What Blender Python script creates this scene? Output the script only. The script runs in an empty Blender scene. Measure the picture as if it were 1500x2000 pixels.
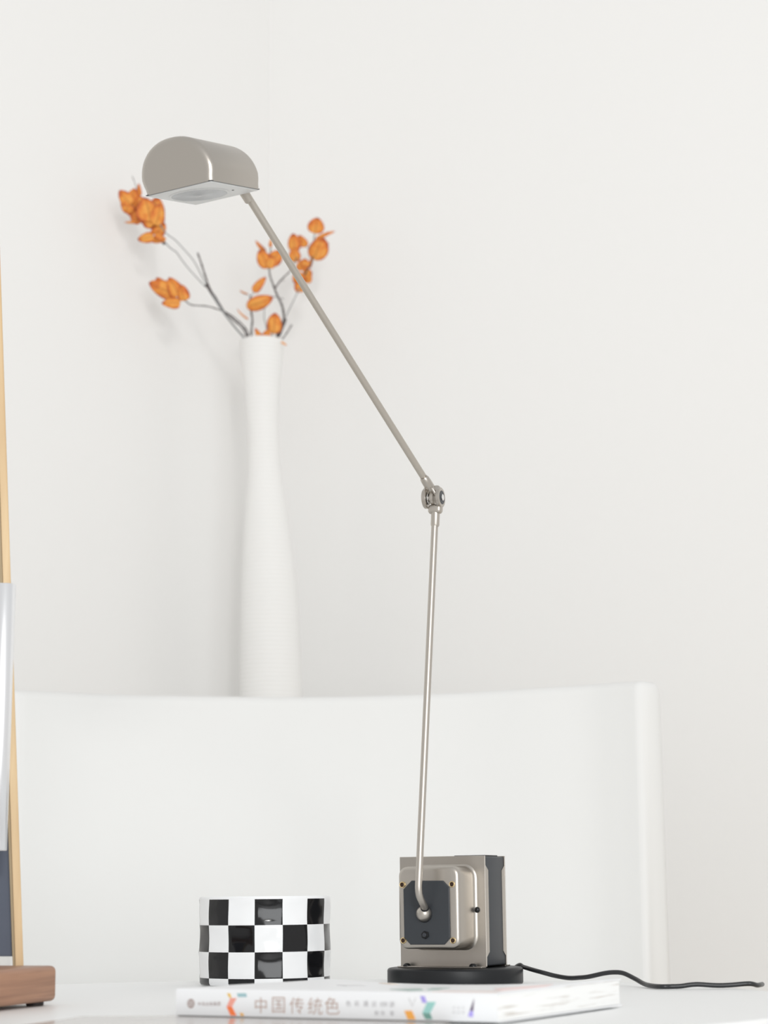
import bpy, bmesh, math, random
from mathutils import Vector as V, Matrix
random.seed(7)
scn=bpy.context.scene; col=scn.collection
PI=math.pi; R=math.radians
T=.45                                   # table top height
CAM=V((0,0,.5295)); F=4000.0
# ------------------------------------------------------------------ camera
cam=bpy.data.cameras.new('camera'); co=bpy.data.objects.new('camera',cam); col.objects.link(co)
cam.sensor_fit='VERTICAL'; cam.sensor_height=36; cam.sensor_width=27; cam.lens=72
M=(Matrix.Rotation(PI/2+math.atan(743/F),3,'X') @ Matrix.Rotation(R(-.6),3,'Z'))
co.matrix_world=Matrix.Translation(CAM) @ M.to_4x4()
cam.clip_start=.05; cam.clip_end=50
cam.dof.use_dof=True; cam.dof.focus_distance=1.82; cam.dof.aperture_fstop=9.2
scn.camera=co
def ray(x,y): return M @ V(((x-750)/F,(1000-y)/F,-1))
def P(x,y,Y): d=ray(x,y); return CAM+d*(Y/d.y)          # point on the sight line at depth Y
def G(x,y,z=T): d=ray(x,y); return CAM+d*((z-CAM.z)/d.z)
def H(x,y,o,n): d=ray(x,y); return CAM+d*(((o-CAM).dot(n))/d.dot(n))
# ------------------------------------------------------------------ materials
def mat(name,c,rough=.5,metal=0,spec=.5,coat=0,bump=None,var=None,emit=None):
    m=bpy.data.materials.new(name); m.use_nodes=True; nt=m.node_tree; b=nt.nodes['Principled BSDF']
    b.inputs['Base Color'].default_value=(*c,1); b.inputs['Roughness'].default_value=rough
    b.inputs['Metallic'].default_value=metal; b.inputs['Specular IOR Level'].default_value=spec
    b.inputs['Coat Weight'].default_value=coat
    tc=nt.nodes.new('ShaderNodeTexCoord')
    if var:   # (scale, amount)
        n=nt.nodes.new('ShaderNodeTexNoise'); n.inputs['Scale'].default_value=var[0]; n.inputs['Detail'].default_value=4
        nt.links.new(tc.outputs['Object'],n.inputs['Vector'])
        mx=nt.nodes.new('ShaderNodeMix'); mx.data_type='RGBA'
        mx.inputs[6].default_value=(*[v*(1-var[1]) for v in c],1); mx.inputs[7].default_value=(*[min(1,v*(1+var[1])) for v in c],1)
        nt.links.new(n.outputs['Fac'],mx.inputs[0]); nt.links.new(mx.outputs[2],b.inputs['Base Color'])
    if bump:  # (scale, strength, distance)
        n=nt.nodes.new('ShaderNodeTexNoise'); n.inputs['Scale'].default_value=bump[0]; n.inputs['Detail'].default_value=3
        nt.links.new(tc.outputs['Object'],n.inputs['Vector'])
        bp=nt.nodes.new('ShaderNodeBump'); bp.inputs['Strength'].default_value=bump[1]; bp.inputs['Distance'].default_value=bump[2]
        nt.links.new(n.outputs['Fac'],bp.inputs['Height']); nt.links.new(bp.outputs['Normal'],b.inputs['Normal'])
    return m
def wood(name,c1,c2,direction,scale=14,rough=.45):
    m=mat(name,c1,rough); nt=m.node_tree; b=nt.nodes['Principled BSDF']
    tc=nt.nodes.new('ShaderNodeTexCoord'); mp=nt.nodes.new('ShaderNodeMapping')
    mp.inputs['Scale'].default_value=direction
    n=nt.nodes.new('ShaderNodeTexNoise'); n.inputs['Scale'].default_value=scale; n.inputs['Detail'].default_value=6; n.inputs['Distortion'].default_value=.4
    r=nt.nodes.new('ShaderNodeValToRGB'); r.color_ramp.elements[0].position=.32; r.color_ramp.elements[1].position=.68
    r.color_ramp.elements[0].color=(*c1,1); r.color_ramp.elements[1].color=(*c2,1)
    nt.links.new(tc.outputs['Object'],mp.inputs['Vector']); nt.links.new(mp.outputs['Vector'],n.inputs['Vector'])
    nt.links.new(n.outputs['Fac'],r.inputs['Fac']); nt.links.new(r.outputs['Color'],b.inputs['Base Color'])
    return m
WALL=mat('wall_paint',(.90,.897,.887),.85,spec=.2,bump=(60,.08,.002))
NICK=mat('satin_nickel',(.50,.467,.425),.36,metal=1,bump=(900,.06,.0004))
TUBE=mat('brushed_nickel_tube',(.52,.485,.44),.40,metal=1,bump=(1200,.05,.0003))
ARMT=mat('painted_nickel_tube',(.50,.465,.415),.42,metal=.8,bump=(1200,.05,.0003))
CHROME=mat('chrome',(.82,.82,.82),.12,metal=1)
BLACKM=mat('black_powder_coat',(.012,.013,.015),.42,spec=.32,bump=(1500,.1,.0003))
SLATE=mat('dark_slate_plastic',(.033,.038,.045),.42,spec=.5)
SCREW=mat('black_screw',(.012,.012,.013),.28,metal=.3)
BRASS=mat('brass_eyelet',(.85,.66,.36),.25,metal=1)
HOLE=mat('dark_hole',(.03,.012,.006),.7)
PANEL=mat('white_lamp_panel',(.72,.73,.73),.35,var=(60,.03))
LENS=mat('grey_lens',(.33,.35,.37),.12,spec=.8,var=(55,.35))
CORD=mat('black_rubber_cord',(.02,.021,.023),.35)
CERW=mat('white_glaze',(.86,.87,.88),.08,spec=.5)
CERB=mat('black_glaze',(.008,.008,.009),.10,spec=.38)
TABLE=mat('white_laminate',(.875,.885,.885),.38,spec=.35,var=(3,.01))
FABRIC=mat('white_upholstery',(.825,.828,.818),.75,spec=.2,bump=(500,.1,.0006))
STEM=mat('dark_twig_bark',(.11,.095,.095),.7,bump=(300,.6,.001))
STEMG=mat('grey_twig_wire',(.26,.27,.275),.6)
PAPER=mat('white_cover_paper',(.86,.87,.885),.4,spec=.4)
ALU=mat('polished_aluminium',(.90,.91,.93),.30,metal=1)
PANELS=mat('slate_blue_board',(.085,.10,.135),.7,var=(20,.15))
RUB=mat('black_rubber',(.03,.022,.02),.6)
WALNUT=wood('walnut',(.22,.105,.065),(.46,.25,.15),(1.2,1.2,30),5,.42)
OAK=wood('pale_oak',(.62,.44,.25),(.74,.56,.34),(30,30,1.5),3,.5)
OAKE=wood('oak_edge_band',(.55,.36,.22),(.68,.47,.30),(3,3,40),6,.5)
FLOORM=wood('oak_floor',(.66,.59,.51),(.76,.70,.62),(8,1,1),5,.45)
PLINTH=mat('plinth_white_lacquer',(.84,.84,.83),.5)
BASEB=mat('white_skirting',(.86,.86,.85),.5)
# vase: off-white ceramic with fine horizontal throwing rings
VASE=mat('ribbed_white_ceramic',(.87,.865,.85),.6,spec=.3)
nt=VASE.node_tree; b=nt.nodes['Principled BSDF']; tc=nt.nodes.new('ShaderNodeTexCoord')
w=nt.nodes.new('ShaderNodeTexWave'); w.bands_direction='Z'; w.inputs['Scale'].default_value=45; w.inputs['Distortion'].default_value=1.5; w.inputs['Detail Scale'].default_value=1.0
bp=nt.nodes.new('ShaderNodeBump'); bp.inputs['Strength'].default_value=.25; bp.inputs['Distance'].default_value=.0012
nt.links.new(tc.outputs['Object'],w.inputs['Vector']); nt.links.new(w.outputs['Fac'],bp.inputs['Height']); nt.links.new(bp.outputs['Normal'],b.inputs['Normal'])
# page block: stacked sheet edges
PAGES=mat('page_edges',(.86,.86,.85),.8,spec=.2)
nt=PAGES.node_tree; b=nt.nodes['Principled BSDF']; tc=nt.nodes.new('ShaderNodeTexCoord'); mp=nt.nodes.new('ShaderNodeMapping')
mp.inputs['Scale'].default_value=(14,14,420)
n=nt.nodes.new('ShaderNodeTexNoise'); n.inputs['Scale'].default_value=1; n.inputs['Detail'].default_value=3
r=nt.nodes.new('ShaderNodeValToRGB'); r.color_ramp.elements[0].position=.30; r.color_ramp.elements[0].color=(.52,.47,.42,1)
r.color_ramp.elements[1].position=.42; r.color_ramp.elements[1].color=(.87,.87,.86,1)
nt.links.new(tc.outputs['Object'],mp.inputs['Vector']); nt.links.new(mp.outputs['Vector'],n.inputs['Vector']); nt.links.new(n.outputs['Fac'],r.inputs['Fac']); nt.links.new(r.outputs['Color'],b.inputs['Base Color'])
# leaves: orange, redder margins and tips, dark veins (UV: u across, v along)
LEAF=mat('orange_leaf',(.8,.3,.05),.6,spec=.25)
nt=LEAF.node_tree; b=nt.nodes['Principled BSDF']; L=nt.links.new
uv=nt.nodes.new('ShaderNodeUVMap'); sp=nt.nodes.new('ShaderNodeSeparateXYZ'); L(uv.outputs['UV'],sp.inputs[0])
def mth(op,a,b_=None,nt=nt):
    q=nt.nodes.new('ShaderNodeMath'); q.operation=op
    for i,x in enumerate((a,b_)):
        if x is None: continue
        if isinstance(x,(int,float)): q.inputs[i].default_value=x
        else: nt.links.new(x,q.inputs[i])
    return q.outputs[0]
au=mth('MULTIPLY',mth('ABSOLUTE',mth('SUBTRACT',sp.outputs['X'],.5)),2)
ed=mth('MULTIPLY',mth('POWER',au,3),.75)
tp=mth('POWER',sp.outputs['Y'],5)
no=nt.nodes.new('ShaderNodeTexNoise'); no.inputs['Scale'].default_value=90; tc=nt.nodes.new('ShaderNodeTexCoord'); L(tc.outputs['Object'],no.inputs['Vector'])
s=mth('ADD',mth('MAXIMUM',ed,tp),mth('MULTIPLY',mth('SUBTRACT',no.outputs['Fac'],.45),1.7))
rp=nt.nodes.new('ShaderNodeValToRGB'); e=rp.color_ramp.elements
e[0].position=0; e[0].color=(.84,.37,.08,1); e[1].position=1; e[1].color=(.40,.085,.03,1)
x=e.new(.35); x.color=(.78,.26,.05,1); x=e.new(.7); x.color=(.60,.14,.045,1)
L(s,rp.inputs['Fac'])
vein=mth('LESS_THAN',au,.07)
mx=nt.nodes.new('ShaderNodeMix'); mx.data_type='RGBA'; mx.inputs[7].default_value=(.42,.13,.03,1)
L(mth('MULTIPLY',vein,.6),mx.inputs[0]); L(rp.outputs['Color'],mx.inputs[6]); L(mx.outputs[2],b.inputs['Base Color'])
b.inputs['Subsurface Weight'].default_value=0
flat={}
def ink(name,c,rough=.4):
    if name not in flat: flat[name]=mat(name,c,rough)
    return flat[name]
# ------------------------------------------------------------------ builders
def root(name,loc,label,cat,group=None):
    o=bpy.data.objects.new(name,None); col.objects.link(o); o.location=loc; o.empty_display_size=.02
    o['label']=label; o['category']=cat
    if group: o['group']=group
    return o
def base_off(p):
    while p.parent: p=p.parent
    return p.location
def obj(name,bm,m,parent=None,smooth=True,label=None,origin=None,angle=35):
    off=base_off(parent) if parent else (V(origin) if origin is not None else V((0,0,0)))
    bmesh.ops.recalc_face_normals(bm,faces=bm.faces)
    if smooth:
        for f in bm.faces: f.smooth=True
        for ed_ in bm.edges:
            if len(ed_.link_faces)==2 and ed_.calc_face_angle(0)>R(angle): ed_.smooth=False
    bmesh.ops.translate(bm,verts=bm.verts,vec=-off)
    me=bpy.data.meshes.new(name); bm.to_mesh(me); bm.free()
    for k in (m if isinstance(m,(list,tuple)) else [m]): me.materials.append(k)
    o=bpy.data.objects.new(name,me); col.objects.link(o)
    if parent: o.parent=parent
    elif origin is not None: o.location=origin
    if label: o['label']=label
    return o
def top(o,label,cat,group=None):
    o['label']=label; o['category']=cat
    if group: o['group']=group
    return o
def NB(): return bmesh.new()
def rbox(bm,c,ax,dim,bev=0,seg=3):
    """box centred c, axes ax (3 unit vectors), sizes dim"""
    t=bmesh.new(); bmesh.ops.create_cube(t,size=1)
    for v in t.verts: v.co=V((v.co.x*dim[0],v.co.y*dim[1],v.co.z*dim[2]))
    if bev: bmesh.ops.bevel(t,geom=t.edges[:],offset=bev,segments=seg,affect='EDGES',profile=.5)
    m3=Matrix((ax[0],ax[1],ax[2])).transposed()
    for v in t.verts: v.co=m3@v.co+V(c)
    merge(bm,t)
def merge(bm,t):
    me=bpy.data.meshes.new('tmp'); t.to_mesh(me); t.free(); bm.from_mesh(me); bpy.data.meshes.remove(me)
def smoothpts(pts,n=8):
    out=[]; P_=[pts[0]]+list(pts)+[pts[-1]]
    for i in range(1,len(P_)-2):
        a,b_,c,d=[V(q) for q in P_[i-1:i+3]]
        for k in range(n):
            t=k/n; out.append(.5*((2*b_)+(c-a)*t+(2*a-5*b_+4*c-d)*t*t+(3*b_-a-3*c+d)*t**3))
    out.append(V(pts[-1])); return out
def tube(bm,pts,r,seg=16,caps=True):
    pts=[V(p) for p in pts]; n=len(pts); rs=r if isinstance(r,(list,tuple)) else [r]*n
    tan=[(pts[min(i+1,n-1)]-pts[max(i-1,0)]).normalized() for i in range(n)]
    u=tan[0].orthogonal().normalized(); rings=[]
    for i in range(n):
        u=(u-tan[i]*u.dot(tan[i])).normalized(); w_=tan[i].cross(u)
        rings.append([bm.verts.new(pts[i]+(u*math.cos(2*PI*k/seg)+w_*math.sin(2*PI*k/seg))*rs[i]) for k in range(seg)])
    for a,b_ in zip(rings,rings[1:]):
        for k in range(seg): bm.faces.new((a[k],a[(k+1)%seg],b_[(k+1)%seg],b_[k]))
    if caps: bm.faces.new(rings[0]); bm.faces.new(rings[-1])
def frame(axis):
    a=V(axis).normalized(); u=a.orthogonal().normalized(); return u,a.cross(u),a
def lathe(bm,o,axis,prof,seg=48,cu=None):
    """prof: list of (radius,height) from first to last; closes ends if r==0"""
    u,w_,a=frame(axis)
    if cu: u,w_=cu
    o=V(o); rings=[]
    for r_,h in prof:
        if r_<1e-7: rings.append([bm.verts.new(o+a*h)])
        else: rings.append([bm.verts.new(o+a*h+(u*math.cos(2*PI*k/seg)+w_*math.sin(2*PI*k/seg))*r_) for k in range(seg)])
    for A_,B_ in zip(rings,rings[1:]):
        for k in range(seg):
            k2=(k+1)%seg
            if len(A_)==1 and len(B_)==1: continue
            if len(A_)==1: bm.faces.new((A_[0],B_[k],B_[k2]))
            elif len(B_)==1: bm.faces.new((A_[k],A_[k2],B_[0]))
            else: bm.faces.new((A_[k],A_[k2],B_[k2],B_[k]))
def disc(bm,o,axis,r_,h,bev=.0005,seg=48):
    lathe(bm,o,axis,[(0,0),(r_-bev,0),(r_,bev),(r_,h-bev),(r_-bev,h),(0,h)],seg)
def rr(w_,h,r_,n=6):
    """rounded rectangle outline, half sizes w_,h"""
    out=[]
    for cx,cy,a0 in ((w_-r_,h-r_,0),(-w_+r_,h-r_,90),(-w_+r_,-h+r_,180),(w_-r_,-h+r_,270)):
        for k in range(n+1):
            a=R(a0+90*k/n); out.append((cx+r_*math.cos(a),cy+r_*math.sin(a)))
    return out
def loft(bm,rings,cap0=True,cap1=True):
    vs=[[bm.verts.new(p) for p in ring] for ring in rings]; n=len(vs[0])
    for a,b_ in zip(vs,vs[1:]):
        for k in range(n): bm.faces.new((a[k],a[(k+1)%n],b_[(k+1)%n],b_[k]))
    if cap0: bm.faces.new(vs[0])
    if cap1: bm.faces.new(vs[-1])
def prism(bm,poly,o,ex,ey,ez,h):
    a=[V(o)+ex*x_+ey*y_ for x_,y_ in poly]; loft(bm,[a,[q+ez*h for q in a]])
Z=V((0,0,1)); X=V((1,0,0)); Yv=V((0,1,0))
# ------------------------------------------------------------------ room
cor=V((-.2,3.5,0)); dl=V((-.5,-.8660254,0)); dr=V((.8660254,-.5,0)); nl=V((.8660254,-.5,0)); nr=V((-.5,-.8660254,0))
def struct(name,bm,m,smooth=False):
    o=obj(name,bm,m,smooth=smooth); o['kind']='structure'; return o
LW,LR,HH=2.0,2.3,2.7
bm=NB(); rbox(bm,cor+dl*(LW/2)-nl*.05+Z*(HH/2),(dl,nl,Z),(LW,.1,HH)); struct('wall_left',bm,WALL)
bm=NB(); rbox(bm,cor+dr*(LR/2)-nr*.05+Z*(HH/2),(dr,nr,Z),(LR,.1,HH)); struct('wall_right',bm,WALL)
bm=NB(); fl=[cor-nl*.1-nr*.1, cor+dl*LW-nl*.1, cor+dl*LW+dr*LR, cor+dr*LR-nr*.1]
loft(bm,[[V(q)-Z*.06 for q in fl],[V(q) for q in fl]]); struct('floor',bm,FLOORM)
bm=NB(); rbox(bm,cor+dl*(LW/2)+nl*.006+Z*.04,(dl,nl,Z),(LW,.012,.08),.002,1); struct('baseboard_left',bm,BASEB)
bm=NB(); rbox(bm,cor+dr*(LR/2)+nr*.006+Z*.04,(dr,nr,Z),(LR,.012,.08),.002,1); struct('baseboard_right',bm,BASEB)
# ------------------------------------------------------------------ round table
tc_=V((-.1064,1.5493,0)); TR=.4178
t=root('round_table',tc_,'round white table with a pale wooden edge, standing in front of the white chair','table')
bm=NB(); lathe(bm,tc_+Z*(T-.004),Z,[(0,0),(TR,0),(TR,.0032),(TR-.0008,.004),(0,.004)],160); obj('tabletop',bm,TABLE,t)
bm=NB(); lathe(bm,tc_+Z*(T-.028),Z,[(0,0),(TR-.002,0),(TR,.002),(TR,.024),(0,.024)],160); obj('edge_band',bm,OAKE,t,label='pale wooden edge')
bm=NB(); lathe(bm,tc_,Z,[(0,.012),(.035,.012),(.032,.03),(.028,.1),(.028,T-.06),(.05,T-.028),(0,T-.028)],48); obj('pedestal',bm,PLINTH,t)
bm=NB(); lathe(bm,tc_,Z,[(0,0),(.22,0),(.22,.006),(.21,.012),(0,.012)],96); obj('foot_plate',bm,PLINTH,t)
# ------------------------------------------------------------------ chair behind
ch=root('lounge_chair',V((-.06,2.3,0)),'white upholstered chair with a wide curved backrest behind the table','chair')
pth=smoothpts([P(42,1347,2.545),P(130,1350,2.60),P(240,1355,2.635),P(465,1359,2.66),P(590,1360,2.655),P(740,1357,2.64),P(900,1351,2.615),P(1040,1342,2.58),P(1140,1336,2.555),P(1200,1331,2.53),P(1240,1329,2.51)],6)
bm=NB(); rings=[]; N_=len(pth)
prof=[(0,-.42),(0,-.012),(.004,-.004),(.012,0),(.038,0),(.046,-.004),(.05,-.012),(.05,-.42)]
for i,p in enumerate(pth):
    tg=(pth[min(i+1,N_-1)]-pth[max(i-1,0)]); tg.z=0; tg.normalize(); n_=V((-tg.y,tg.x,0))
    if n_.y<0: n_=-n_
    rings.append([p+n_*a+Z*b_ for a,b_ in prof])
# softly rounded ends
def shrink(rg,f,tg):
    c=sum(rg,V())/len(rg); return [V((c.x+(q.x-c.x)*f,c.y+(q.y-c.y)*f,q.z-(1-f)*.012*(1 if q.z>c.z else -1)))+tg for q in rg]
t0=(pth[0]-pth[1]).normalized(); t1=(pth[-1]-pth[-2]).normalized()
rings=[shrink(rings[0],.35,t0*.009),shrink(rings[0],.75,t0*.006)]+rings+[shrink(rings[-1],.75,t1*.006),shrink(rings[-1],.35,t1*.009)]
loft(bm,rings); obj('backrest',bm,FABRIC,ch,angle=60)
bm=NB()
out=[V((q.x,q.y,0)) for q in pth][2:-2]; fr=[V((.27,2.05,0)),V((.20,2.00,0)),V((-.33,2.00,0)),V((-.40,2.05,0))]
poly=[q+V((0,-.004,0)) for q in out]+fr; cc=sum(poly,V())/len(poly)
loft(bm,[[cc+(q-cc)*k+Z*z for q in poly] for k,z in ((.97,.24),(1,.25),(1,.39),(.985,.405),(.94,.412))]); obj('seat',bm,FABRIC,ch,angle=60)
for lx,ly in ((-.33,2.08),(.22,2.08),(-.3,2.5),(.2,2.45)):
    bm=NB(); lathe(bm,V((lx,ly,0)),Z,[(0,0),(.011,0),(.018,.25),(0,.25)],24); obj('leg',bm,OAK,ch)
# ------------------------------------------------------------------ plinth + vase
vz=.62; YV=3.2
rows=[(1355,467.7,590.5),(1290,468,588),(1158,470,581.5),(1085,473,573),(1010,477,563),(960,481,555),(917,483.5,549),(870,484,545.5),(825,482,544),(780,478,545.5),(730,473,549),(690,469.5,553.5),(674,468.3,555),(668,468.4,554.8)]
sec=[]
for y_,a,b_ in rows:
    l=P(a,y_,YV); q=P(b_,y_,YV); sec.append(((l+q)/2,(q-l).length/2))
c0,r0=sec[0]; sl=(sec[1][0]-sec[0][0])/(sec[1][0].z-sec[0][0].z)
low=[(c0+sl*(z-c0.z),r_) for z,r_ in ((vz+.001,.044),(vz+.006,.0475),(vz+.05,.0495),(vz+.12,.0500))]
sec=low+sec; seg=72
def ring(c,r_): return [V((c.x+r_*math.cos(2*PI*k/seg),c.y+r_*math.sin(2*PI*k/seg),c.z)) for k in range(seg)]
# resample smoothly
cs=smoothpts([V((c.x,c.y,c.z)) for c,_ in sec],5); rs=[v.x for v in smoothpts([V((r_,0,0)) for _,r_ in sec],5)]
outer=[ring(c,r_) for c,r_ in zip(cs,rs)]
tc0,tr=cs[-1],rs[-1]
rim=[ring(tc0+Z*.0015,tr-.001),ring(tc0+Z*.0018,tr-.0025),ring(tc0+Z*.0008,tr-.0045)]
inner=[ring(c,r_-.005) for c,r_ in list(zip(cs,rs))[::-1][1:-6:3]]
va=root('tall_vase',V((cs[0].x,cs[0].y,vz)),'tall narrow white vase with a pinched neck in the corner of the walls','vase')
bm=NB(); loft(bm,outer+rim+inner); obj('vase_body',bm,VASE,va,angle=60)
VT=tc0.copy()
bm=NB(); o0=V((cs[0].x,cs[0].y,0)); lathe(bm,o0,Z,[(0,0),(.12,0),(.12,.02),(.05,.03),(.05,vz-.03),(.13,vz-.022),(.132,vz-.02),(.132,vz-.002),(.13,vz),(0,vz)],64)
pl=obj('pedestal_stand',bm,PLINTH,origin=o0); top(pl,'white round pedestal under the tall vase, behind the chair','pedestal')
# ------------------------------------------------------------------ branches
LG=0
def leaf(par,bx,by,tx,ty,w_,Y,dY=0,tilt=0,cup=.25,blunt=.6):
    """base and tip pixels, full width in px, depth, depth change to the tip, roll about its axis"""
    a=P(bx,by,Y); b_=P(tx,ty,Y+dY); d=b_-a; Ln=d.length; d.normalize()
    view=((a+b_)/2-CAM).normalized(); s_=d.cross(view).normalized(); n_=s_.cross(d)
    s2=s_*math.cos(R(tilt))+n_*math.sin(R(tilt)); n2=n_*math.cos(R(tilt))-s_*math.sin(R(tilt))
    hw=w_*Y/F/2*1.12; nu,nv=8,14; bm=NB(); uvl=bm.loops.layers.uv.new('UVMap'); g=[]
    for j in range(nv+1):
        t_=j/nv; wd=hw*max(.02,(math.sin(PI*min(1,t_**blunt*.975+.02)))**.6)
        row=[]
        for i in range(nu+1):
            x_=i/nu*2-1
            p=a+d*(t_*Ln)+s2*(x_*wd)+n2*(cup*wd*(x_*x_)-.10*Ln*math.sin(PI*t_)*1.0+.04*hw*math.sin(9*t_+4*x_))
            row.append(bm.verts.new(p))
        g.append(row)
    for j in range(nv):
        for i in range(nu):
            f=bm.faces.new((g[j][i],g[j][i+1],g[j+1][i+1],g[j+1][i]))
            for lp,(ii,jj) in zip(f.loops,((i,j),(i+1,j),(i+1,j+1),(i,j+1))): lp[uvl].uv=(ii/nu,jj/nv)
    o=obj('leaf',bm,LEAF,par,angle=90)
    md=o.modifiers.new('thickness','SOLIDIFY'); md.thickness=.0004; md.offset=0
    return o
def twig(par,pts,r_,m=STEM,name='twig'):
    """pts (px,py,Y)"""
    w3=[P(*q) for q in pts]
    if name=='stem': w3=[rootpts(*pts[0])]+w3      # the stem goes on down inside the vase
    ps=smoothpts(w3,5); n=len(ps)
    r_=tuple(q*.88 for q in r_) if isinstance(r_,tuple) else r_*.88
    if isinstance(r_,tuple): rs_=[r_[0]+(r_[1]-r_[0])*i/(n-1) for i in range(n)]
    else: rs_=[r_]*n
    if m is STEM: rs_=[q*(1+.28*math.sin(i*2.3)*math.sin(i*.9)) for i,q in enumerate(rs_)]
    bm=NB(); tube(bm,ps,rs_,8); return obj(name,bm,m,par)
def rootpts(px,py,Y):
    """continue a stem down inside the vase"""
    p=P(px,py,Y); q=V((p.x+(VT.x-p.x)*.15,p.y+(VT.y-p.y)*.15,VT.z-.014)); return q
mpx=.8e-3   # one pixel there in metres
# branch 1: long left
b1=root('autumn_branch',P(483,664,3.19),'long thin branch with orange leaves leaning far left out of the vase','branch','autumn branches in the tall vase')
twig(b1,[(481,665,3.19),(458,638,3.17),(436,609,3.15),(415,577,3.13),(405,560,3.12)],(.0016,.0018),STEMG,'stem')
twig(b1,[(485,666,3.185),(480,652,3.18),(473,640,3.17),(447,617,3.16),(436,606,3.15),(424,586,3.14),(412,568,3.13),(406,560,3.12)],(.0017,.0017),STEM,'stem')
p=P(405,560,3.12); 
twig(b1,[(415,575,3.13),(408,563,3.12),(402,556,3.12)],(.0026,.0032),STEM,'knot')
twig(b1,[(408,560,3.12),(400,536,3.11),(393,514,3.10),(386,494,3.10)],(.0017,.0015),STEM)
twig(b1,[(406,560,3.12),(394,539,3.11),(378,509,3.09),(352,479,3.07),(340,467,3.06),(323,454,3.05),(308,430,3.04)],(.0009,.0009),STEMG)
twig(b1,[(402,561,3.12),(384,542,3.11),(367,523,3.10),(354,506,3.09),(345,493,3.08),(338,488,3.08),(330,482,3.075),(322,473,3.07)],(.0009,.0011),STEMG)
twig(b1,[(322,477,3.07),(311,464,3.065),(307,455,3.06),(301,443,3.06),(290,431,3.05),(275,419,3.05),(262,405,3.04),(252,398,3.04)],(.0028,.0009),STEM)
twig(b1,[(276,420,3.05),(272,385,3.045),(266,364,3.04),(258,344,3.03)],(.0008,.0005),STEM)
for a in [(256,400,233,372,26,3.03,0,10),(252,398,244,416,30,3.03,.01,-10),(259,402,262,368,32,3.045,0,20),(272,415,248,380,40,3.05,0,0),
          (286,430,260,384,52,3.045,0,15),(294,432,282,386,48,3.035,0,-20),(300,438,306,384,40,3.05,.01,20),(304,440,313,398,30,3.04,0,-20),
          (276,421,260,412,12,3.045,0,30),(278,430,243,434,9,3.04,0,50),(300,440,276,412,30,3.04,0,10),(303,458,322,436,26,3.05,0,0),(306,455,318,470,16,3.045,0,30),
          (305,446,290,462,12,3.05,0,40),(300,462,269,468,20,3.04,.01,-10),(312,462,296,470,12,3.05,0,20),(324,466,297,473,12,3.055,0,40),(274,382,271,358,9,3.04,0,30),(300,430,290,446,24,3.055,0,0),(270,408,262,424,26,3.05,0,0)]:
    leaf(b1,*a)
# branch 2: low left, joins the same fork but its own stem in the vase
b2=root('autumn_branch',P(479,664,3.2),'short branch curving left under the long one, ending in four orange leaves','branch','autumn branches in the tall vase')
twig(b2,[(487,666,3.205),(484,650,3.2),(477,638,3.19),(462,624,3.185),(445,612,3.175),(425,604,3.16),(404,598,3.14),(376,596,3.12),(366,591,3.11),(360,586,3.11),(345,578,3.10),(330,570,3.10)],(.0014,.0010),STEM,'stem')
for a in [(342,574,291,552,34,3.10,0,10,.35),(318,566,306,542,22,3.11,0,20,.35),(350,578,330,542,28,3.095,0,-10,.35),(360,587,354,556,24,3.09,0,20,.4),(352,592,316,592,22,3.085,0,-20,.3),(348,584,332,596,14,3.10,0,0,.3)]:
    leaf(b2,*a)
# branch 3: centre
b3=root('autumn_branch',P(492,664,3.22),'knobbly upright twig with one broad flat orange leaf above the vase mouth','branch','autumn branches in the tall vase')
twig(b3,[(492,667,3.22),(491,645,3.22),(493,625,3.22),(490,605,3.22),(489,590,3.22),(489,577,3.22)],(.0020,.0014),STEM,'stem')
twig(b3,[(489,580,3.22),(497,569,3.22),(506,556,3.22)],(.0007,.0005),STEM)
twig(b3,[(486,576,3.225),(477,574,3.23),(469,569,3.23)],(.0006,.0004),STEM)
for a in [(482,600,533,581,27,3.20,0,-5,.2,.8),(484,598,512,584,18,3.205,0,10),(495,570,519,541,17,3.21,0,20,.3),(485,624,463,603,4,3.23,0,40),(484,575,468,567,4,3.23,0,40)]:
    leaf(b3,*a)
# branch 4: right, forked
b4=root('autumn_branch',P(540,664,3.24),'forked branch with many orange leaves leaning right behind the lamp arm','branch','autumn branches in the tall vase')
twig(b4,[(537,667,3.23),(546,646,3.24),(552,632,3.25),(557,621,3.25)],(.0030,.0026),STEM,'stem')
twig(b4,[(541,668,3.235),(549,648,3.24),(558,624,3.25)],(.0018,.0022),STEM,'stem')
twig(b4,[(555,624,3.25),(553,606,3.25),(549,592,3.24),(544,582,3.24),(537,566,3.23),(532,552,3.22),(528,541,3.22),(526,528,3.22),(525,516,3.22),(527,500,3.22),(529,484,3.22)],(.0022,.0011),STEM)
twig(b4,[(525,500,3.22),(519,492,3.22),(513,482,3.22)],(.0007,.0005),STEM)
twig(b4,[(537,566,3.23),(539,560,3.23),(549,547,3.24),(557,539,3.24),(566,530,3.25),(573,516,3.25),(580,503,3.26)],(.0017,.0009),STEM)
twig(b4,[(549,547,3.24),(556,548,3.24)],(.0008,.0005),STEM)
twig(b4,[(531,579,3.235),(540,580,3.24),(554,584,3.245)],(.0008,.0006),STEM)
twig(b4,[(558,619,3.25),(570,594,3.26),(582,569,3.27),(592,547,3.28)],(.0010,.0009),STEMG)
twig(b4,[(590,550,3.28),(594,538,3.28),(601,526,3.28),(608,515,3.29),(611,500,3.29),(613,490,3.30),(613,472,3.30),(615,452,3.30)],(.0013,.0009),STEM)
twig(b4,[(611,490,3.30),(603,485,3.29),(597,481,3.29)],(.0007,.0006),STEM)
twig(b4,[(597,519,3.28),(588,511,3.28),(580,504,3.27)],(.0007,.0006),STEM)
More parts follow.
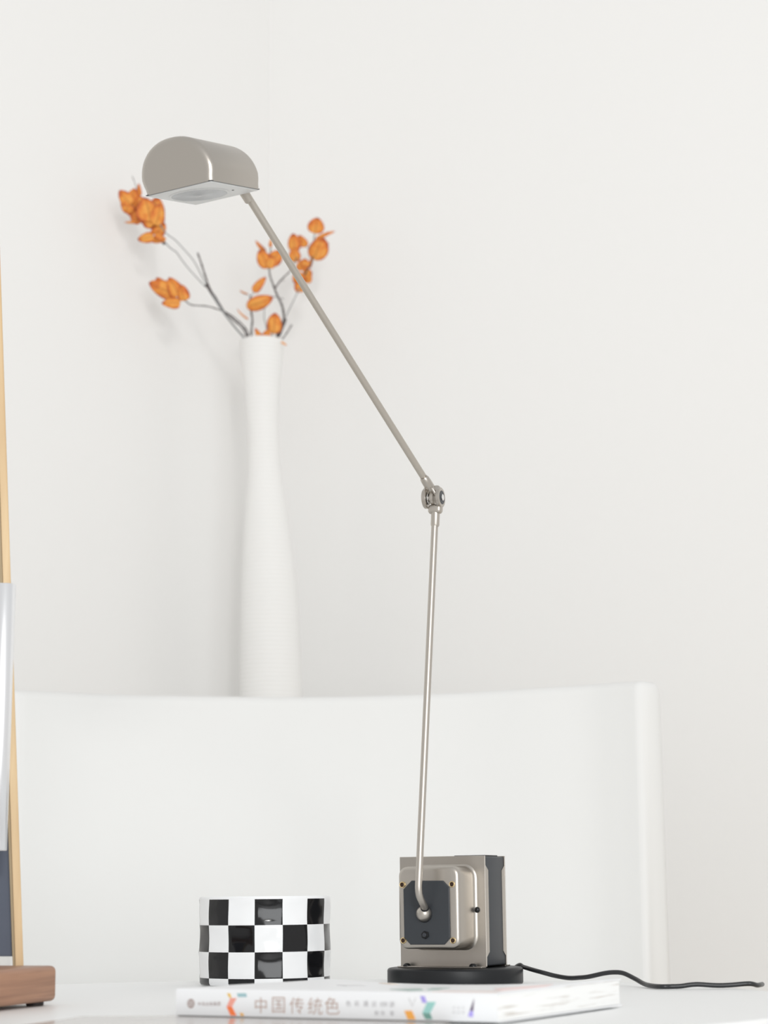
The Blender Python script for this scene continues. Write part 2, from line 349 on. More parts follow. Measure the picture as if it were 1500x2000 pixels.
for a in [(524,524,507,488,27,3.21,0,-10,.3,.8),(528,518,547,489,27,3.215,0,10,.3,.8),(526,524,533,500,18,3.20,0,20),(519,492,499,470,9,3.225,0,30),(528,483,530,466,7,3.225,0,30),
          (615,456,620,425,31,3.295,0,0,.2,.75),(616,468,654,452,9,3.30,0,30),(613,507,632,464,38,3.29,0,15,.35,.85),(615,500,641,474,24,3.295,0,-10,.3),
          (597,482,584,459,17,3.29,0,-20,.3),(577,492,572,456,24,3.28,0,10,.3,.8),(576,484,582,462,18,3.285,0,0),(577,512,574,484,22,3.275,0,0,.25,.8),
          (592,528,588,508,24,3.27,0,10,.3,.8),(596,520,594,505,18,3.265,0,10),(592,536,610,534,26,3.285,0,0,.3),(588,552,576,532,24,3.27,0,10,.3,.8),(590,570,580,544,22,3.275,0,-10),(604,524,612,500,8,3.30,0,30),(600,553,604,530,16,3.29,0,20)]:
    leaf(b4,*a)
# branch 5: low leaf sprig in the mouth
b5=root('autumn_branch',P(530,664,3.19),'low sprig with small orange leaves standing just above the vase rim','branch','autumn branches in the tall vase')
twig(b5,[(530,667,3.19),(532,652,3.19),(534,640,3.19)],(.0012,.0008),STEM,'stem')
twig(b5,[(524,667,3.2),(520,640,3.21),(516,620,3.21),(517,600,3.22)],(.0008,.0007),STEMG)
for a in [(535,652,537,611,28,3.185,0,0,.4,.85),(540,650,547,622,16,3.19,0,20),(516,668,524,643,16,3.18,0,10,.4,.8),(512,668,498,641,12,3.18,0,-20,.3),(518,668,510,652,14,3.175,0,0),(526,668,525,652,12,3.175,0,0)]:
    leaf(b5,*a)
b6=root('bare_twig',P(549,666,3.22),'short bare dark stub leaning right at the vase rim','twig')
twig(b6,[(546,669,3.215),(554,659,3.22),(563,646,3.23),(570,634,3.23)],(.0013,.0012),STEM,'stem')
leaf(b6,549,668,560,675,4,3.17,0,30)
# ------------------------------------------------------------------ checkered cup
cupc=G(517,1924); cr=.0582*cupc.y/1.8577; 
zt=P(517,1751,cupc.y).z-T
cu=root('checkered_cup',V((cupc.x,cupc.y,T)),'black and white checkered ceramic cup left of the lamp','cup')
bm=NB()
zr=[P(517,y_,cupc.y-cr).z-T for y_ in (1756,1807,1860,1912)]
zt=P(517,1750.5,cupc.y-cr*.3).z-T
bounds=[.0015,zr[3],zr[2],zr[1],zr[0]]           # bottom band, three rows
n0=6; zs=[]
for a,b_ in zip(bounds,bounds[1:]):
    m_=3 if a==.0015 else n0
    zs+=[(a+(b_-a)*k/m_,) for k in range(m_)]
zs=[q[0] for q in zs]+[zr[0]]
ncol=15; sub=8; nseg=ncol*sub; a0=R(-5.2+192)
def rowof(z):
    for i,(a,b_) in enumerate(zip(bounds,bounds[1:])):
        if z<b_-1e-9: return i
    return 4
gr=[]
for z in zs:
    ringv=[]
    i=rowof(z); 
    for k in range(nseg):
        ang=a0+2*PI*k/nseg; fx=(k%sub)/sub
        if i<4:
            a,b_=bounds[i],bounds[i+1]; 
            if i==0: a=b_-(bounds[2]-bounds[1])
            fy=(z-a)/(b_-a)
        else: fy=0
        dent=-.0011*(math.sin(PI*fx)*math.sin(PI*max(0,min(1,fy))))**.8
        rr_=cr+dent-(.0012 if z<.002 else 0)+ .0004*math.sin(z*160+ang*2)
        ringv.append(bm.verts.new(V((cupc.x+rr_*math.sin(ang),cupc.y-rr_*math.cos(ang),T+z))))
    gr.append(ringv)
for j in range(len(gr)-1):
    i=rowof(zs[j])
    for k in range(nseg):
        f=bm.faces.new((gr[j][k],gr[j][(k+1)%nseg],gr[j+1][(k+1)%nseg],gr[j+1][k]))
        c_=k//sub; f.material_index=1 if (c_+i)%2==0 else 0
# top rim, inner wall, floor
def cring(r_,z): return [bm.verts.new(V((cupc.x+r_*math.sin(a0+2*PI*k/nseg),cupc.y-r_*math.cos(a0+2*PI*k/nseg),T+z))) for k in range(nseg)]
prev=gr[-1]
for r_,z in ((cr,zt-.001),(cr-.0006,zt),(cr-.0028,zt),(cr-.0035,zt-.001),(cr-.0042,.02),(cr-.012,.008)):
    nx=cring(r_,z)
    for k in range(nseg): bm.faces.new((prev[k],prev[(k+1)%nseg],nx[(k+1)%nseg],nx[k]))
    prev=nx
bm.faces.new(prev); bm.faces.new(gr[0])
obj('cup_body',bm,[CERW,CERB],cu,angle=50)
# ------------------------------------------------------------------ lamp
th=R(28); U=V((math.cos(th),-math.sin(th),0)); N=V((-math.sin(th),-math.cos(th),0))
O=V((P(889,1900,1.83).x,1.83,T))
lamp=root('desk_lamp',O.copy(),'tall nickel desk lamp with jointed arm and square box on a black disc','lamp')
def LB(u,v,z): return O+U*u+N*v+Z*z
bm=NB(); rd=.0592
lathe(bm,O,Z,[(0,0),(rd-.002,0),(rd-.0006,.0006),(rd,.002),(rd,.0125),(rd-.0005,.0139),(rd-.0018,.0147),(rd-.004,.0150),(0,.0150)],128); obj('base_disc',bm,BLACKM,lamp,angle=50)
PT,PB=.1100,.0160                           # plate top/bottom above table
uL,uR=-.0425,.0405
def plate(sgn,name):
    """sheet-metal plate at v=sgn*.0195 with a pressed dome and folded lips"""
    bm=NB(); v0=sgn*.0195
    rbox(bm,LB((uL+uR)/2,v0+sgn*.0007,(PT+PB)/2),(U,N,Z),(uR-uL,.0014,PT-PB),.0003,1)
    for ue in (uL,uR):                       # folded lip with chamfered ends
        s_=1 if ue>0 else -1
        poly=[(0,PT-.008),(-sgn*.0055,PT-.0125),(-sgn*.0055,PB+.0125),(0,PB+.008)]
        prism(bm,poly,O+U*(ue-s_*.0002)+N*v0,N,Z,-U*s_,.0012)
    # pressed foot lying on the disc
    rbox(bm,LB((uL+uR)/2,v0+sgn*.005,PB-.0002),(U,N,Z),(uR-uL-.002,.010,.0012),.0003,1)
    return bm
DZ=.0664; HWD=.0297; HH_=.0335
def dome(sgn,p_):
    v0=sgn*.0209; bm=NB(); rings=[]
    for off,w_,rad in ((0,.0030,.012),(.0005,.0018,.011),(.0015,.0009,.010),(.003,.0003,.0095),(.006,0,.009),(p_*.5,-.0002,.0085),(p_-.0042,-.0004,.008),(p_-.0022,-.0008,.0076),(p_-.0008,-.0018,.007),(p_,-.0038,.006)):
        rings.append([LB(x_,v0+sgn*off,DZ+y_) for x_,y_ in rr(HWD+w_,HH_+w_+.0020*off/p_,rad)])
    loft(bm,rings,cap0=False); return bm
PR=.0295
fp=obj('front_plate',plate(1,''),NICK,lamp,angle=30)
fd=obj('front_dome',dome(1,PR),NICK,lamp,angle=60)
obj('rear_plate',plate(-1,''),NICK,lamp,angle=30)
obj('rear_dome',dome(-1,.010),NICK,lamp,angle=60)
bm=NB(); 
rbox(bm,LB((uL+uR)/2,0,(PT+PB)/2),(U,N,Z),(uR-uL-.0012,.0388,PT-PB-.0012),.0015,3)
obj('core_block',bm,SLATE,lamp,label='dark slate coloured middle block')
bm=NB(); rbox(bm,LB(.022,0,PT-.0002),(U,N,Z),(.03,.026,.0016),.0006,2); obj('core_cap',bm,BLACKM,lamp)
# badge plate on the dome
vf=.0209+PR; Of=LB(0,vf,0)
def fpt(x,y,extra=0): return H(x,y,Of,N)+N*extra
def fuz(x,y): q=fpt(x,y)-O; return q.dot(U),q.z
q=[fuz(*c) for c in ((805,1720),(866,1720),(878,1733),(880,1832),(869,1845),(803,1845),(791,1832),(789,1737))]
cx_=sum(a for a,_ in q)/8; cz_=sum(b_ for _,b_ in q)/8
bm=NB(); loft(bm,[[LB(a,vf-.0005,b_) for a,b_ in q],[LB(a,vf+.0012,b_) for a,b_ in q],[LB(cx_+(a-cx_)*.975,vf+.0018,cz_+(b_-cz_)*.983) for a,b_ in q]])
bd=obj('badge_plate',bm,SLATE,lamp,smooth=False,label='dark slate plate with cut corners')
for c in ((786,1728),(883,1727),(788,1837),(885,1837)):
    p=fpt(*c); rb=6.0*1.765/F
    bm=NB(); lathe(bm,p-N*.0005,N,[(rb*.62,0),(rb,0),(rb,.0012),(rb*.88,.0016),(rb*.72,.0014),(rb*.68,0)],32); ey=obj('eyelet',bm,BRASS,lamp,label='brass eyelet')
    bm=NB(); disc(bm,p-N*.0005,N,rb*.69,.0009,.0001,24); obj('hole',bm,HOLE,ey)
# hex bolt
p=fpt(833,1826,.0015); bm=NB(); lathe(bm,p,N,[(0,0),(.0034,0),(.0034,.0018),(.0030,.0022),(0,.0022)],6); hb=obj('hex_bolt',bm,SCREW,lamp,smooth=False)
bm=NB(); disc(bm,p+N*.002,N,.0019,.0012,.0003,24); obj('bolt_pin',bm,SLATE,hb)
# flange screw
pf=H(932,1777,LB(0,.0209,0),N); bm=NB(); lathe(bm,pf,N,[(0,0),(.0025,0),(.0025,.0008),(.0018,.0018),(.0010,.0021),(.0009,.0012),(0,.0012)],24); obj('screw',bm,SCREW,lamp)
for sx in (795,924):
    p=H(sx,1885,LB(0,.0265,0),N); p=V((p.x,p.y,T+.0162)); 
    bm=NB(); lathe(bm,p,Z,[(0,0),(.0036,0),(.0036,.0006),(.0029,.0019),(.0014,.0027),(.0012,.0018),(0,.0018)],24); obj('screw',bm,SCREW,lamp)
    p2=p-N*.053; bm=NB(); lathe(bm,p2,Z,[(0,0),(.0036,0),(.0036,.0006),(.0029,.0019),(.0014,.0027),(.0012,.0018),(0,.0018)],24); obj('screw',bm,SCREW,lamp)
# ball + lower arm
bp_=fpt(831,1784,.0030); rbl=.00665
bm=NB(); bmesh.ops.create_uvsphere(bm,u_segments=40,v_segments=24,radius=rbl,matrix=Matrix.Translation(bp_)); ball=obj('ball_joint',bm,TUBE,lamp,angle=90)
bm=NB(); disc(bm,fpt(831,1785,.0014),N,.0073,.0012,.0003,40); obj('joint_collar',bm,BLACKM,lamp)
Yb=bp_.y; YE=1.80; ra=.00305
pts=[P(830,1776,Yb-.004),P(829,1771,Yb-.0065),P(823.5,1760,Yb-.012),P(819.2,1749,Yb-.0155),P(817.6,1735,Yb-.0170),P(818.2,1715,Yb-.0165),P(819.5,1690,Yb-.015),P(820.6,1660,Yb-.013)]
e_=P(849.5,1018,YE); pts2=smoothpts(pts,6)
pts2+=[pts[-1].lerp(e_,k/12) for k in range(1,13)]
bm=NB(); tube(bm,pts2,ra,28); obj('lower_arm',bm,TUBE,lamp,angle=80)
s0=pts2[4]; bm=NB(); dd=(pts2[6]-pts2[2]).normalized(); lathe(bm,s0-dd*.0006,dd,[(0,0),(ra+.0006,0),(ra+.0006,.0010),(0,.0010)],32); obj('seal_ring',bm,BLACKM,lamp)
# elbow
ax=V((.93,-.367,0)).normalized(); EC=P(846,973,YE); ld=(P(849,1010,YE)-P(850.5,985,YE)).normalized(); dn=-(pts2[-1]-pts2[-8]).normalized()
lowc=P(849.6,1028,YE); upd=(P(850.6,1003,YE)-lowc).normalized()
bm=NB(); lathe(bm,lowc,upd,[(0,0),(.0034,0),(.0039,.0012),(.0039,.0125),(0,.0125)],32); obj('lower_collar',bm,TUBE,lamp)
bm=NB(); yk=P(850.5,995,YE); t2=ax.cross(upd).normalized(); rbox(bm,yk,(ax,t2,upd),(.0126,.0086,.0084),.0030,4)
lathe(bm,EC-ax*.0016+V((0,0,0)),ax,[(0,0),(.0060,0),(.0064,.0004),(.0064,.0028),(.0060,.0032),(0,.0032)],40)
obj('lower_yoke',bm,TUBE,lamp,angle=40)
for s_,nm in ((1,'ear'),(-1,'ear')):
    bm=NB(); o_=EC+ax*(s_*.0066)
    lathe(bm,o_-ax*.0018,ax,[(0,0),(.0084,0),(.0091,.0006),(.0091,.0030),(.0084,.0036),(0,.0036)],48)
    # web rising from the ear to the upper collar
    ud=(P(826,930,YE)-P(842,957,YE)).normalized(); wv=ax.cross(ud).normalized()
    if s_==1: rbox(bm,o_+ud*.0055-ax*.0008,(ax,wv,ud),(.0036,.0110,.0120),.0016,3)
    ear=obj('elbow_ear',bm,NICK,lamp,angle=40)
    if s_==1:
        bm=NB(); disc(bm,o_+ax*.0014,ax,.0062,.0007,.0002,40); rg=obj('washer',bm,SLATE,ear,label='dark grey washer')
        bm=NB(); disc(bm,o_+ax*.0020,ax,.0030,.0010,.0004,32); obj('screw_head',bm,CHROME,ear,label='bright screw head')
bm=NB(); lathe(bm,EC-ax*.0044,ax,[(0,0),(.0054,0),(.0058,.0004),(.0058,.0012),(.0034,.0016),(.0034,.0030),(0,.0030)],32); obj('wing_washer',bm,CHROME,lamp,label='shiny washer')
# upper arm
YH=1.622
a1=P(838,949,YE-.001); h1=P(481,379,YH); ud=(h1-a1).normalized()
bm=NB(); rbox(bm,P(844,957,YE),(ax,ax.cross(ud).normalized(),ud),(.0150,.0080,.0060),.0022,3)
lathe(bm,P(843,957,YE),ud,[(0,0),(.0043,0),(.0043,.0095),(.0040,.0135),(.0031,.0150),(0,.0150)],32); obj('upper_collar',bm,NICK,lamp,angle=40)
bm=NB(); tube(bm,[a1.lerp(h1,k/16) for k in range(17)],ra,28); obj('upper_arm',bm,ARMT,lamp,angle=80)
# head
Bp=P(413,352,1.54); Ap=G(283,383,Bp.z); dC=ray(509,370); e1=(Ap-Bp)
tt=((Bp-CAM).dot(e1))/(dC.dot(e1)); Cp=CAM+dC*tt; W_=e1.length; e1=e1.normalized(); e2=(Cp-Bp); Ln=e2.length; e2.normalize()
e3=e1.cross(e2).normalized(); e3=e3 if e3.z>0 else -e3
hs=W_/2; hh=.0428; sh=.009
def arch(s_=1.0,inset=0,n=30):
    pr=[(-1,0),(-1.0,sh*.5),(-1,sh)]
    out=[]
    a=hs-inset; top_=hh-inset
    out.append((-a,0)); out.append((-a,sh*.5))
    for k in range(n+1):
        th_=PI*(1-k/n); c_=math.cos(th_); s2=math.sin(th_)
        out.append((a*math.copysign(abs(c_)**.93,c_),sh+(top_-sh)*abs(s2)**.93))
    out.append((a,sh*.5)); out.append((a,0)); return out
def HD(x_,y_,z_):
    k=min(1,max(0,z_/.014)); x_=x_*(1+.085*k*k*(3-2*k))+.12*max(0,z_)
    return Bp+e1*(hs+x_)+e2*y_+e3*z_
bm=NB(); rings=[]
for y_,ins in ((0,.0056),(.0005,.0036),(.0016,.0017),(.0034,.0005),(.0056,0),(Ln*.5,0),(Ln-.0042,0),(Ln-.0025,.0003),(Ln-.0011,.0012),(Ln-.0003,.0027),(Ln,.0042)):
    rings.append([HD(a,y_,b_) for a,b_ in arch(1,ins)])
loft(bm,rings); head=obj('lamp_head',bm,NICK,lamp,angle=80,label='half-round nickel lamp head')
bm=NB(); rbox(bm,HD(0,Ln/2,-.0002),(e1,e2,e3),(W_-.0030,Ln-.0030,.0014),.0005,2); pn=obj('bottom_panel',bm,PANEL,head,label='pale grey panel under the head')
bm=NB(); rbox(bm,HD(0,Ln/2,.0003),(e1,e2,e3),(W_-.0008,Ln-.0008,.0008),.0003,1); obj('seam',bm,SLATE,head)
lc=HD(.004,Ln/2,-.0009)
bm=NB(); lathe(bm,lc,-e3,[(.0240,-.0002),(.0250,.0002),(.0240,.0006),(.0228,.0004),(.0225,-.0002)],64,cu=(e1,e2)); obj('lens_ring',bm,PANEL,head)
bm=NB(); lathe(bm,lc,-e3,[(.0229,0),(.0225,.00035),(.015,.0003),(.008,.0002),(.004,.0006),(0,.0008)],64,cu=(e1,e2)); obj('lens',bm,LENS,head,label='grey round light lens')
for a,b_ in ((455,371),(395,388),(352,386)):
    bm=NB(); disc(bm,H(a,b_,HD(0,0,-.0008),e3),-e3,.0010,.0004,.0001,16); obj('screw',bm,SCREW,head)
# collar joining the arm to the far end of the head
hc=P(488,394,YH); hd=(P(476,366,YH+.005)-hc).normalized()
bm=NB(); lathe(bm,hc,ud,[(0,0),(.0031,0),(.0039,.0010),(.0040,.0095),(.0036,.0150),(0,.0150)],32); obj('head_collar',bm,ARMT,lamp)
kp=hc+ud*.017; jp=HD(-hs*.25,Ln,.012)
bm=NB(); tube(bm,smoothpts([hc+ud*.012,kp,jp+e2*.006,jp-e2*.002],5),.0032,16); disc(bm,jp-e2*.0005,e2,.0065,.003,.0006,32); obj('head_swivel',bm,NICK,lamp)
# power cord
cp=[O+V((.045,.036,.0045)),P(1012,1886,1.845),P(1022,1888.5,1.838),P(1040,1894,1.825),P(1060,1899.5,1.815),P(1085,1906,1.81),P(1110,1910,1.80),P(1130,1909.5,1.79),P(1150,1907.5,1.78),P(1180,1901,1.77),P(1200,1899,1.765),P(1218,1901,1.76),P(1240,1911.5,1.75),P(1258,1921.5,1.735),P(1274,1926.5,1.715)]
for x_,y_ in ((1292,1928.5),(1310,1928),(1330,1926),(1348,1923.5),(1365,1922.6),(1390,1924.2),(1410,1924.6),(1430,1923.6),(1455,1921.5),(1468,1921.5)):
    g=P(x_,y_,1.70); cp.append(g)
cp+=[P(1478,1924,1.705),P(1484,1928,1.712),P(1489,1932,1.726)]
cp=[V((q.x,q.y,max(q.z,T+(.0023 if i<len(cp)-1 else .0021)))) for i,q in enumerate(cp)]
bm=NB(); tube(bm,smoothpts(cp,6),.00195,14); obj('power_cord',bm,CORD,lamp,label='black power cord')
# ------------------------------------------------------------------ magazine + book
mz=T+.0012
mg=[G(162,1984.5,mz),G(345,1983.2,mz)]
du=V((.995,-.10,0)).normalized(); dv=V((.30,.954,0)).normalized()
m0=G(162,1984.5,mz); 
fa=m0+du*.26; fb=fa-V((.02,.20,0)); fc=m0-V((.055,.205,0))
fb=m0+du*.23-V((.02,.205,0)); quad=[m0,fa,fb,fc]
MAG=mat('grey_magazine_cover',(.50,.475,.455),.2,spec=.5,coat=.2,var=(18,.12))
bm=NB(); loft(bm,[[V((q_.x,q_.y,T+.0002)) for q_ in quad],[V((q_.x,q_.y,mz)) for q_ in quad]])
mo=obj('magazine',bm,MAG,smooth=False,origin=V(((m0.x+fb.x)/2,(m0.y+fb.y)/2,T))); top(mo,'glossy grey magazine lying flat under the white book','magazine')
bmz=mz
bk0=G(345,1984.5,bmz); U2=V((math.cos(R(28.2)),-math.sin(R(28.2)),0)); D2=V((math.sin(R(28.2)),math.cos(R(28.2)),0)); BL=.2325; BD=.20; BT=.0176
book=root('book',V((bk0.x,bk0.y,bmz))+U2*BL/2+D2*BD/2,'thick white paperback lying spine forward in front of the lamp','book')
def tk(u,v):
    """book thickness over its plan, u along the spine, v to the fore edge (both 0..1)"""
    far=.0157*(1-u)*(1-2*u)+.0128*4*u*(1-u)*1.0+.0182*u*(2*u-1)
    s_=v*v*(3-2*v)
    return BT*(1-s_)+far*s_+.0006*math.sin(u*9)*v*(1-v)*4
def BKP(u,v,z): return bk0+U2*(u*BL)+D2*(v*BD)+Z*z
bm=NB(); nu,nv=40,24
def sheet(bm,zf0,zf1,u0=0,u1=1,v0=0,v1=1):
    A_=[[bm.verts.new(BKP(u0+(u1-u0)*i/nu,v0+(v1-v0)*j/nv,zf1(u0+(u1-u0)*i/nu,v0+(v1-v0)*j/nv))) for i in range(nu+1)] for j in range(nv+1)]
    B_=[[bm.verts.new(BKP(u0+(u1-u0)*i/nu,v0+(v1-v0)*j/nv,zf0(u0+(u1-u0)*i/nu,v0+(v1-v0)*j/nv))) for i in range(nu+1)] for j in range(nv+1)]
    for j in range(nv):
        for i in range(nu):
            bm.faces.new((A_[j][i],A_[j][i+1],A_[j+1][i+1],A_[j+1][i])); bm.faces.new((B_[j][i],B_[j+1][i],B_[j+1][i+1],B_[j][i+1]))
    for j in range(nv):
        bm.faces.new((A_[j][0],A_[j+1][0],B_[j+1][0],B_[j][0])); bm.faces.new((A_[j][nu],B_[j][nu],B_[j+1][nu],A_[j+1][nu]))
    for i in range(nu):
        bm.faces.new((A_[0][i],B_[0][i],B_[0][i+1],A_[0][i+1])); bm.faces.new((A_[nv][i],A_[nv][i+1],B_[nv][i+1],B_[nv][i]))
sheet(bm,lambda u,v:.0012,lambda u,v:tk(u,v)-.0008,.0,.996,.01,.992); obj('page_block',bm,PAGES,book,angle=60)
bm=NB()
prof=lambda u:[(.02,.0),(.0,.0004),(-.004,.0012),(-.004,BT-.0012),(-.001,BT-.0003),(.004,BT),(.02,BT),(.02,BT-.0008),(.004,BT-.0012),(.0,BT-.0016),(.0,.0016),(.02,.0010)]
rings=[[BKP(u,v,z) for v,z in prof(u)] for u in (0,.25,.5,.75,1)]
loft(bm,rings)
sheet(bm,lambda u,v:tk(u,v)-.0008,lambda u,v:tk(u,v),0,1,.019,1)
sheet(bm,lambda u,v:0.0,lambda u,v:.0010,0,1,.019,1)
cv=obj('cover',bm,PAPER,book,angle=45,label='white printed cover')
so=BKP(0,-.0041,0); sn=-D2
def S(x,y): return H(x,y,so,sn)
def shape(name,pxs,m,par=cv,off=.00015):
    bm=NB(); q=[S(*c)+sn*off for c in pxs]; loft(bm,[[v-sn*.0003 for v in q],q]); return obj(name,bm,m,par,smooth=False)
def conv1(pts,ox,oy,k=4.545): return [(ox+a/k,oy+b_/k) for a,b_ in pts]
shape('spine_stripe',conv1([(515,45),(543,45),(556,85),(535,85)],330,1930),ink('ink_yellow',(.85,.55,.12)))
shape('spine_stripe',conv1([(603,45),(685,45),(694,78),(614,78)],330,1930),ink('ink_teal_blue',(.36,.56,.60)))
shape('spine_stripe',conv1([(545,88),(602,88),(560,165),(512,165)],330,1930),ink('ink_salmon',(.88,.38,.30)))
shape('spine_stripe',conv1([(512,165),(560,165),(600,243),(548,243)],330,1930),ink('ink_vermilion',(.90,.20,.06)))
shape('spine_stripe',conv1([(628,220),(655,220),(668,245),(640,248)],330,1930),ink('ink_ochre',(.75,.42,.12)))
shape('spine_stripe',conv1([(680,200),(748,200),(782,278),(712,278)],640,1930),ink('ink_orange',(.86,.40,.08)))
shape('spine_stripe',conv1([(820,70),(862,70),(882,130),(842,130)],640,1930),ink('ink_violet',(.42,.36,.82)))
shape('spine_stripe',conv1([(885,122),(962,122),(910,222),(840,222)],640,1930),ink('ink_sea_green',(.33,.62,.58)))
shape('spine_stripe',conv1([(840,223),(910,223),(930,276),(870,276)],640,1930),ink('ink_dark_green',(.16,.33,.28)))
shape('sail_emblem',conv1([(1300,92),(1293,200),(1262,200)],640,1930),ink('ink_dark_violet',(.13,.09,.16)))
shape('sail_emblem',conv1([(1262,202),(1292,202),(1290,258),(1246,250)],640,1930),ink('ink_violet',(.42,.36,.82)))
EM=ink('ink_taupe',(.40,.31,.29)); TX=ink('ink_brown',(.50,.36,.30)); TG=ink('ink_grey',(.50,.49,.50))
shape('publisher_emblem',[(373+7.2*math.cos(a/12*PI),1960+9.3*math.sin(a/12*PI)) for a in range(24)],EM)
W2=ink('ink_white',(.8,.8,.8))
for k in (-5,-2,1,4): shape('emblem_line',[(367.5,1960+k),(378.5,1960+k),(378.5,1960.9+k),(367.5,1960.9+k)],W2,off=.0003)
# V outline
shape('triangle_mark',conv1([(715,88),(727,88),(752,150),(775,88),(785,88),(752,168)],640,1930),ink('ink_pale_grey',(.66,.66,.67)))
def letters(name,items,m,par=cv,wid=1.0,thin=0.0):
    """items: (character, centre px, centre py, height px)"""
    bm=NB()
    for ch_,px,py,h_ in items:
        c=bpy.data.curves.new('t','FONT'); c.body=ch_; c.align_x='CENTER'; c.align_y='CENTER'; c.resolution_u=3; c.fill_mode='FRONT'; c.offset=thin
        o=bpy.data.objects.new('t',c); col.objects.link(o); bpy.context.view_layer.update()
        dg=bpy.context.evaluated_depsgraph_get(); me=bpy.data.meshes.new_from_object(o.evaluated_get(dg))
        xs=[v.co.x for v in me.vertices]; ys=[v.co.y for v in me.vertices]
        if xs:
            cx,cy=(min(xs)+max(xs))/2,(min(ys)+max(ys))/2; ctr=S(px,py); sc_=(S(px,py-h_/2)-S(px,py+h_/2)).length/(max(ys)-min(ys))
            for v in me.vertices: v.co=ctr+U2*((v.co.x-cx)*sc_*wid)+Z*((v.co.y-cy)*sc_)+sn*.00035
            bm.from_mesh(me)
        bpy.data.meshes.remove(me); bpy.data.objects.remove(o); bpy.data.curves.remove(c)
    return obj(name,bm,m,par,smooth=False)
letters('title_text',[('中',510,1963.5,31),('国',544.5,1963,31),('传',580,1964,32),('统',616,1965,33),('色',649,1964.5,33)],TX,thin=-.009)
letters('publisher_text',[(c,390+i*7.6,1960.5,7.5) for i,c in enumerate('中信出版集团')],EM)
letters('subtitle_text',[('色',681,1959.5,11),('彩',698,1960,11),('通',715,1960,11),('识',731,1961,11),('1',744,1961,9),('0',749,1961,9),('0',754.5,1961,9),('讲',766,1961.5,12)],TG)
letters('author_text',[('郭',736,1978.5,9),('浩',748,1978.5,9),('著',766,1979,9)],TG)
letters('small_text',[(c,887+i*9,1968,5) for i,c in enumerate('中信书')]+[(c,887+i*9,1977,5) for i,c in enumerate('店出品')],TG)
def cover_patch(name,pts,m):
    bm=NB(); q=[]
    vs=[(V((0,0,0)) if 0 else BKP(u,v,tk(u,v)+.0001)) for u,v in pts]; 
    loft(bm,[[p_-Z*.0004 for p_ in vs],[p_+Z*.0003 for p_ in vs]]); return obj(name,bm,m,cv,smooth=False)
cover_patch('cover_print',[(.60,.18),(.72,.05),(.74,.10),(.66,.26),(.63,.30)],ink('ink_grey_green',(.34,.46,.42)))
cover_patch('cover_print',[(.66,.34),(.74,.12),(.76,.16),(.69,.40)],ink('ink_grey_green',(.34,.46,.42)))
cover_patch('cover_print',[(.80,.02),(.98,.04),(.97,.09),(.82,.06)],ink('ink_dusty_rose',(.72,.60,.56)))
cover_patch('cover_print',[(.90,.22),(.96,.12),(.985,.40),(.95,.55),(.92,.35)],ink('ink_pink',(.86,.66,.64)))
cover_patch('cover_print',[(.25,.55),(.31,.5),(.33,.6),(.28,.66)],ink('ink_pale_grey',(.66,.66,.67)))
cover_patch('cover_print',[(.22,.92),(.29,.86),(.30,.90),(.24,.96)],ink('ink_sand',(.74,.64,.56)))
# ------------------------------------------------------------------ wooden stand at the left edge
C0=G(100,1955,T+.003); C0=V((C0.x,C0.y,T)); 
cx0=P(112,1925,C0.y); C0.x=cx0.x
fu=V((-.30,-.954,0)).normalized(); 
g2=G(0,1967.5,T+.003); fu=(V((g2.x,g2.y,0))-V((C0.x,C0.y,0))).normalized()
fw=V((-fu.y,fu.x,0)); fw=fw if fw.x<0 else -fw
st=root('wooden_stand',C0+fu*.06+fw*.05,'walnut based stand with a leaning pale wooden frame at the left edge','stand')
bz=P(60,1886,C0.y+.0).z
bh=bz-T-.003
bm=NB(); rbox(bm,C0+fu*.075+fw*.055+Z*(.003+bh/2),(fu,fw,Z),(.15,.11,bh),.0042,4); obj('walnut_base',bm,WALNUT,st,angle=60,label='walnut brown base block')
for a,b_ in ((.012,.012),(.138,.012),(.012,.098),(.138,.098)):
    bm=NB(); disc(bm,C0+fu*a+fw*b_+Z*.0,Z,.0065,.0032,.0006,32); obj('rubber_foot',bm,RUB,st)
# leaning oak upright: pale front face, inner face with shade put into its darker colour
YU=C0.y+.02
def slab(name,pb,ptp,m,depth,par=st,dirv=None,label=None):
    """pb/ptp: (x_left,x_right,y,Y) at the bottom and the top"""
    bm=NB(); rg=[]
    for xl,xr,y_,Y in (pb,ptp):
        a=P(xl,y_,Y); b_=P(xr,y_,Y); d=dirv if dirv else V((0,depth,0)); rg.append([a,b_,b_+d,a+d])
    loft(bm,rg); bmesh.ops.bevel(bm,geom=bm.edges[:],offset=.0006,segments=2,affect='EDGES'); return obj(name,bm,m,par,angle=50,label=label)
yb=1888
slab('oak_frame_side',(30,45,yb,YU),(-17,-2.5,440,YU+.03),OAK,.003,label='pale oak upright')
slab('oak_inner_edge',(24.5,30.3,yb,YU+.002),(-24,-15.7,440,YU+.032),ink('shaded_oak',(.40,.31,.19)),.010)
slab('slate_board',(-150,25,1868,YU+.006),(-158,15,1400,YU+.016),PANELS,.006,label='dark slate blue board')
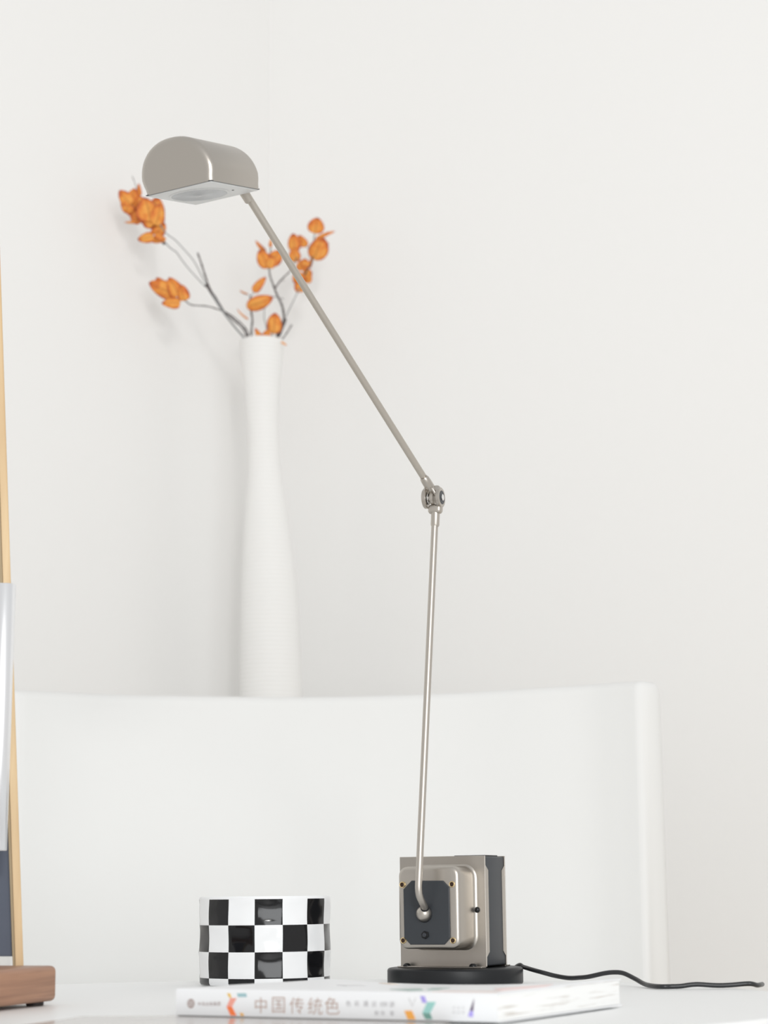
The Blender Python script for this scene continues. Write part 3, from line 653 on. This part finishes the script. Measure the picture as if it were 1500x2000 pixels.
# aluminium tube leaning the other way in front of the upright
yt=YU-.03; rt=.0082
def tpt(xr,y_): q=P(xr,y_,yt); return q-X*rt
bm=NB(); A_=tpt(31,1141); B_=tpt(13,1661); dd=(B_-A_).normalized(); Lt=(B_-A_).length
lathe(bm,A_,dd,[(rt-.0012,.004),(rt-.0012,0),(rt-.0004,0),(rt,.0004),(rt,Lt-.0004),(rt-.0004,Lt),(rt-.0012,Lt),(rt-.0012,Lt-.004)],64)
mt=obj('metal_tube',bm,ALU,st,angle=50,label='bright aluminium tube')
bm=NB(); lathe(bm,A_+dd*.004,dd,[(0,0),(rt-.0011,0),(rt-.0011,Lt-.008),(0,Lt-.008)],48); 
mid=A_.lerp(B_,.5); tube(bm,[mid,mid+V((-.012,.034,0))],.003,16)
obj('tube_mount',bm,SLATE,st)
# ------------------------------------------------------------------ light
wd=bpy.data.worlds.new('daylight'); scn.world=wd; wd.use_nodes=True; nt=wd.node_tree; bg=nt.nodes['Background']
tc=nt.nodes.new('ShaderNodeTexCoord'); sp=nt.nodes.new('ShaderNodeSeparateXYZ'); nt.links.new(tc.outputs['Generated'],sp.inputs[0])
rp=nt.nodes.new('ShaderNodeValToRGB'); e=rp.color_ramp.elements
e[0].position=.3; e[0].color=(1,.98,.95,1); e[1].position=.85; e[1].color=(.97,.97,.965,1); x=e.new(.5); x.color=(1,.985,.962,1)
mp=nt.nodes.new('ShaderNodeMapRange'); mp.inputs['From Min'].default_value=-1; mp.inputs['From Max'].default_value=1
nt.links.new(sp.outputs['Z'],mp.inputs['Value']); nt.links.new(mp.outputs['Result'],rp.inputs['Fac']); nt.links.new(rp.outputs['Color'],bg.inputs['Color'])
bg.inputs['Strength'].default_value=.79
def area(name,loc,target,sx,sy,power,c):
    l=bpy.data.lights.new(name,'AREA'); l.shape='RECTANGLE'; l.size=sx; l.size_y=sy; l.energy=power; l.color=c
    o=bpy.data.objects.new(name,l); col.objects.link(o); o.location=loc; o.rotation_euler=(V(target)-V(loc)).to_track_quat('-Z','Y').to_euler(); return o
area('window_light',(.55,-1.7,2.0),(-.18,3.2,1.0),.34,.42,30,(1,.99,.97))
area('room_fill_light',(1.15,-1.9,.95),(-.35,3,.8),1.7,1.5,52,(.96,.985,1))  # added fill lamp that brightens the walls from behind the camera
scn.view_settings.view_transform='Standard'; scn.view_settings.look='None'; scn.view_settings.gamma=1; scn.view_settings.use_curve_mapping=False
scn.view_settings.exposure=-0.09
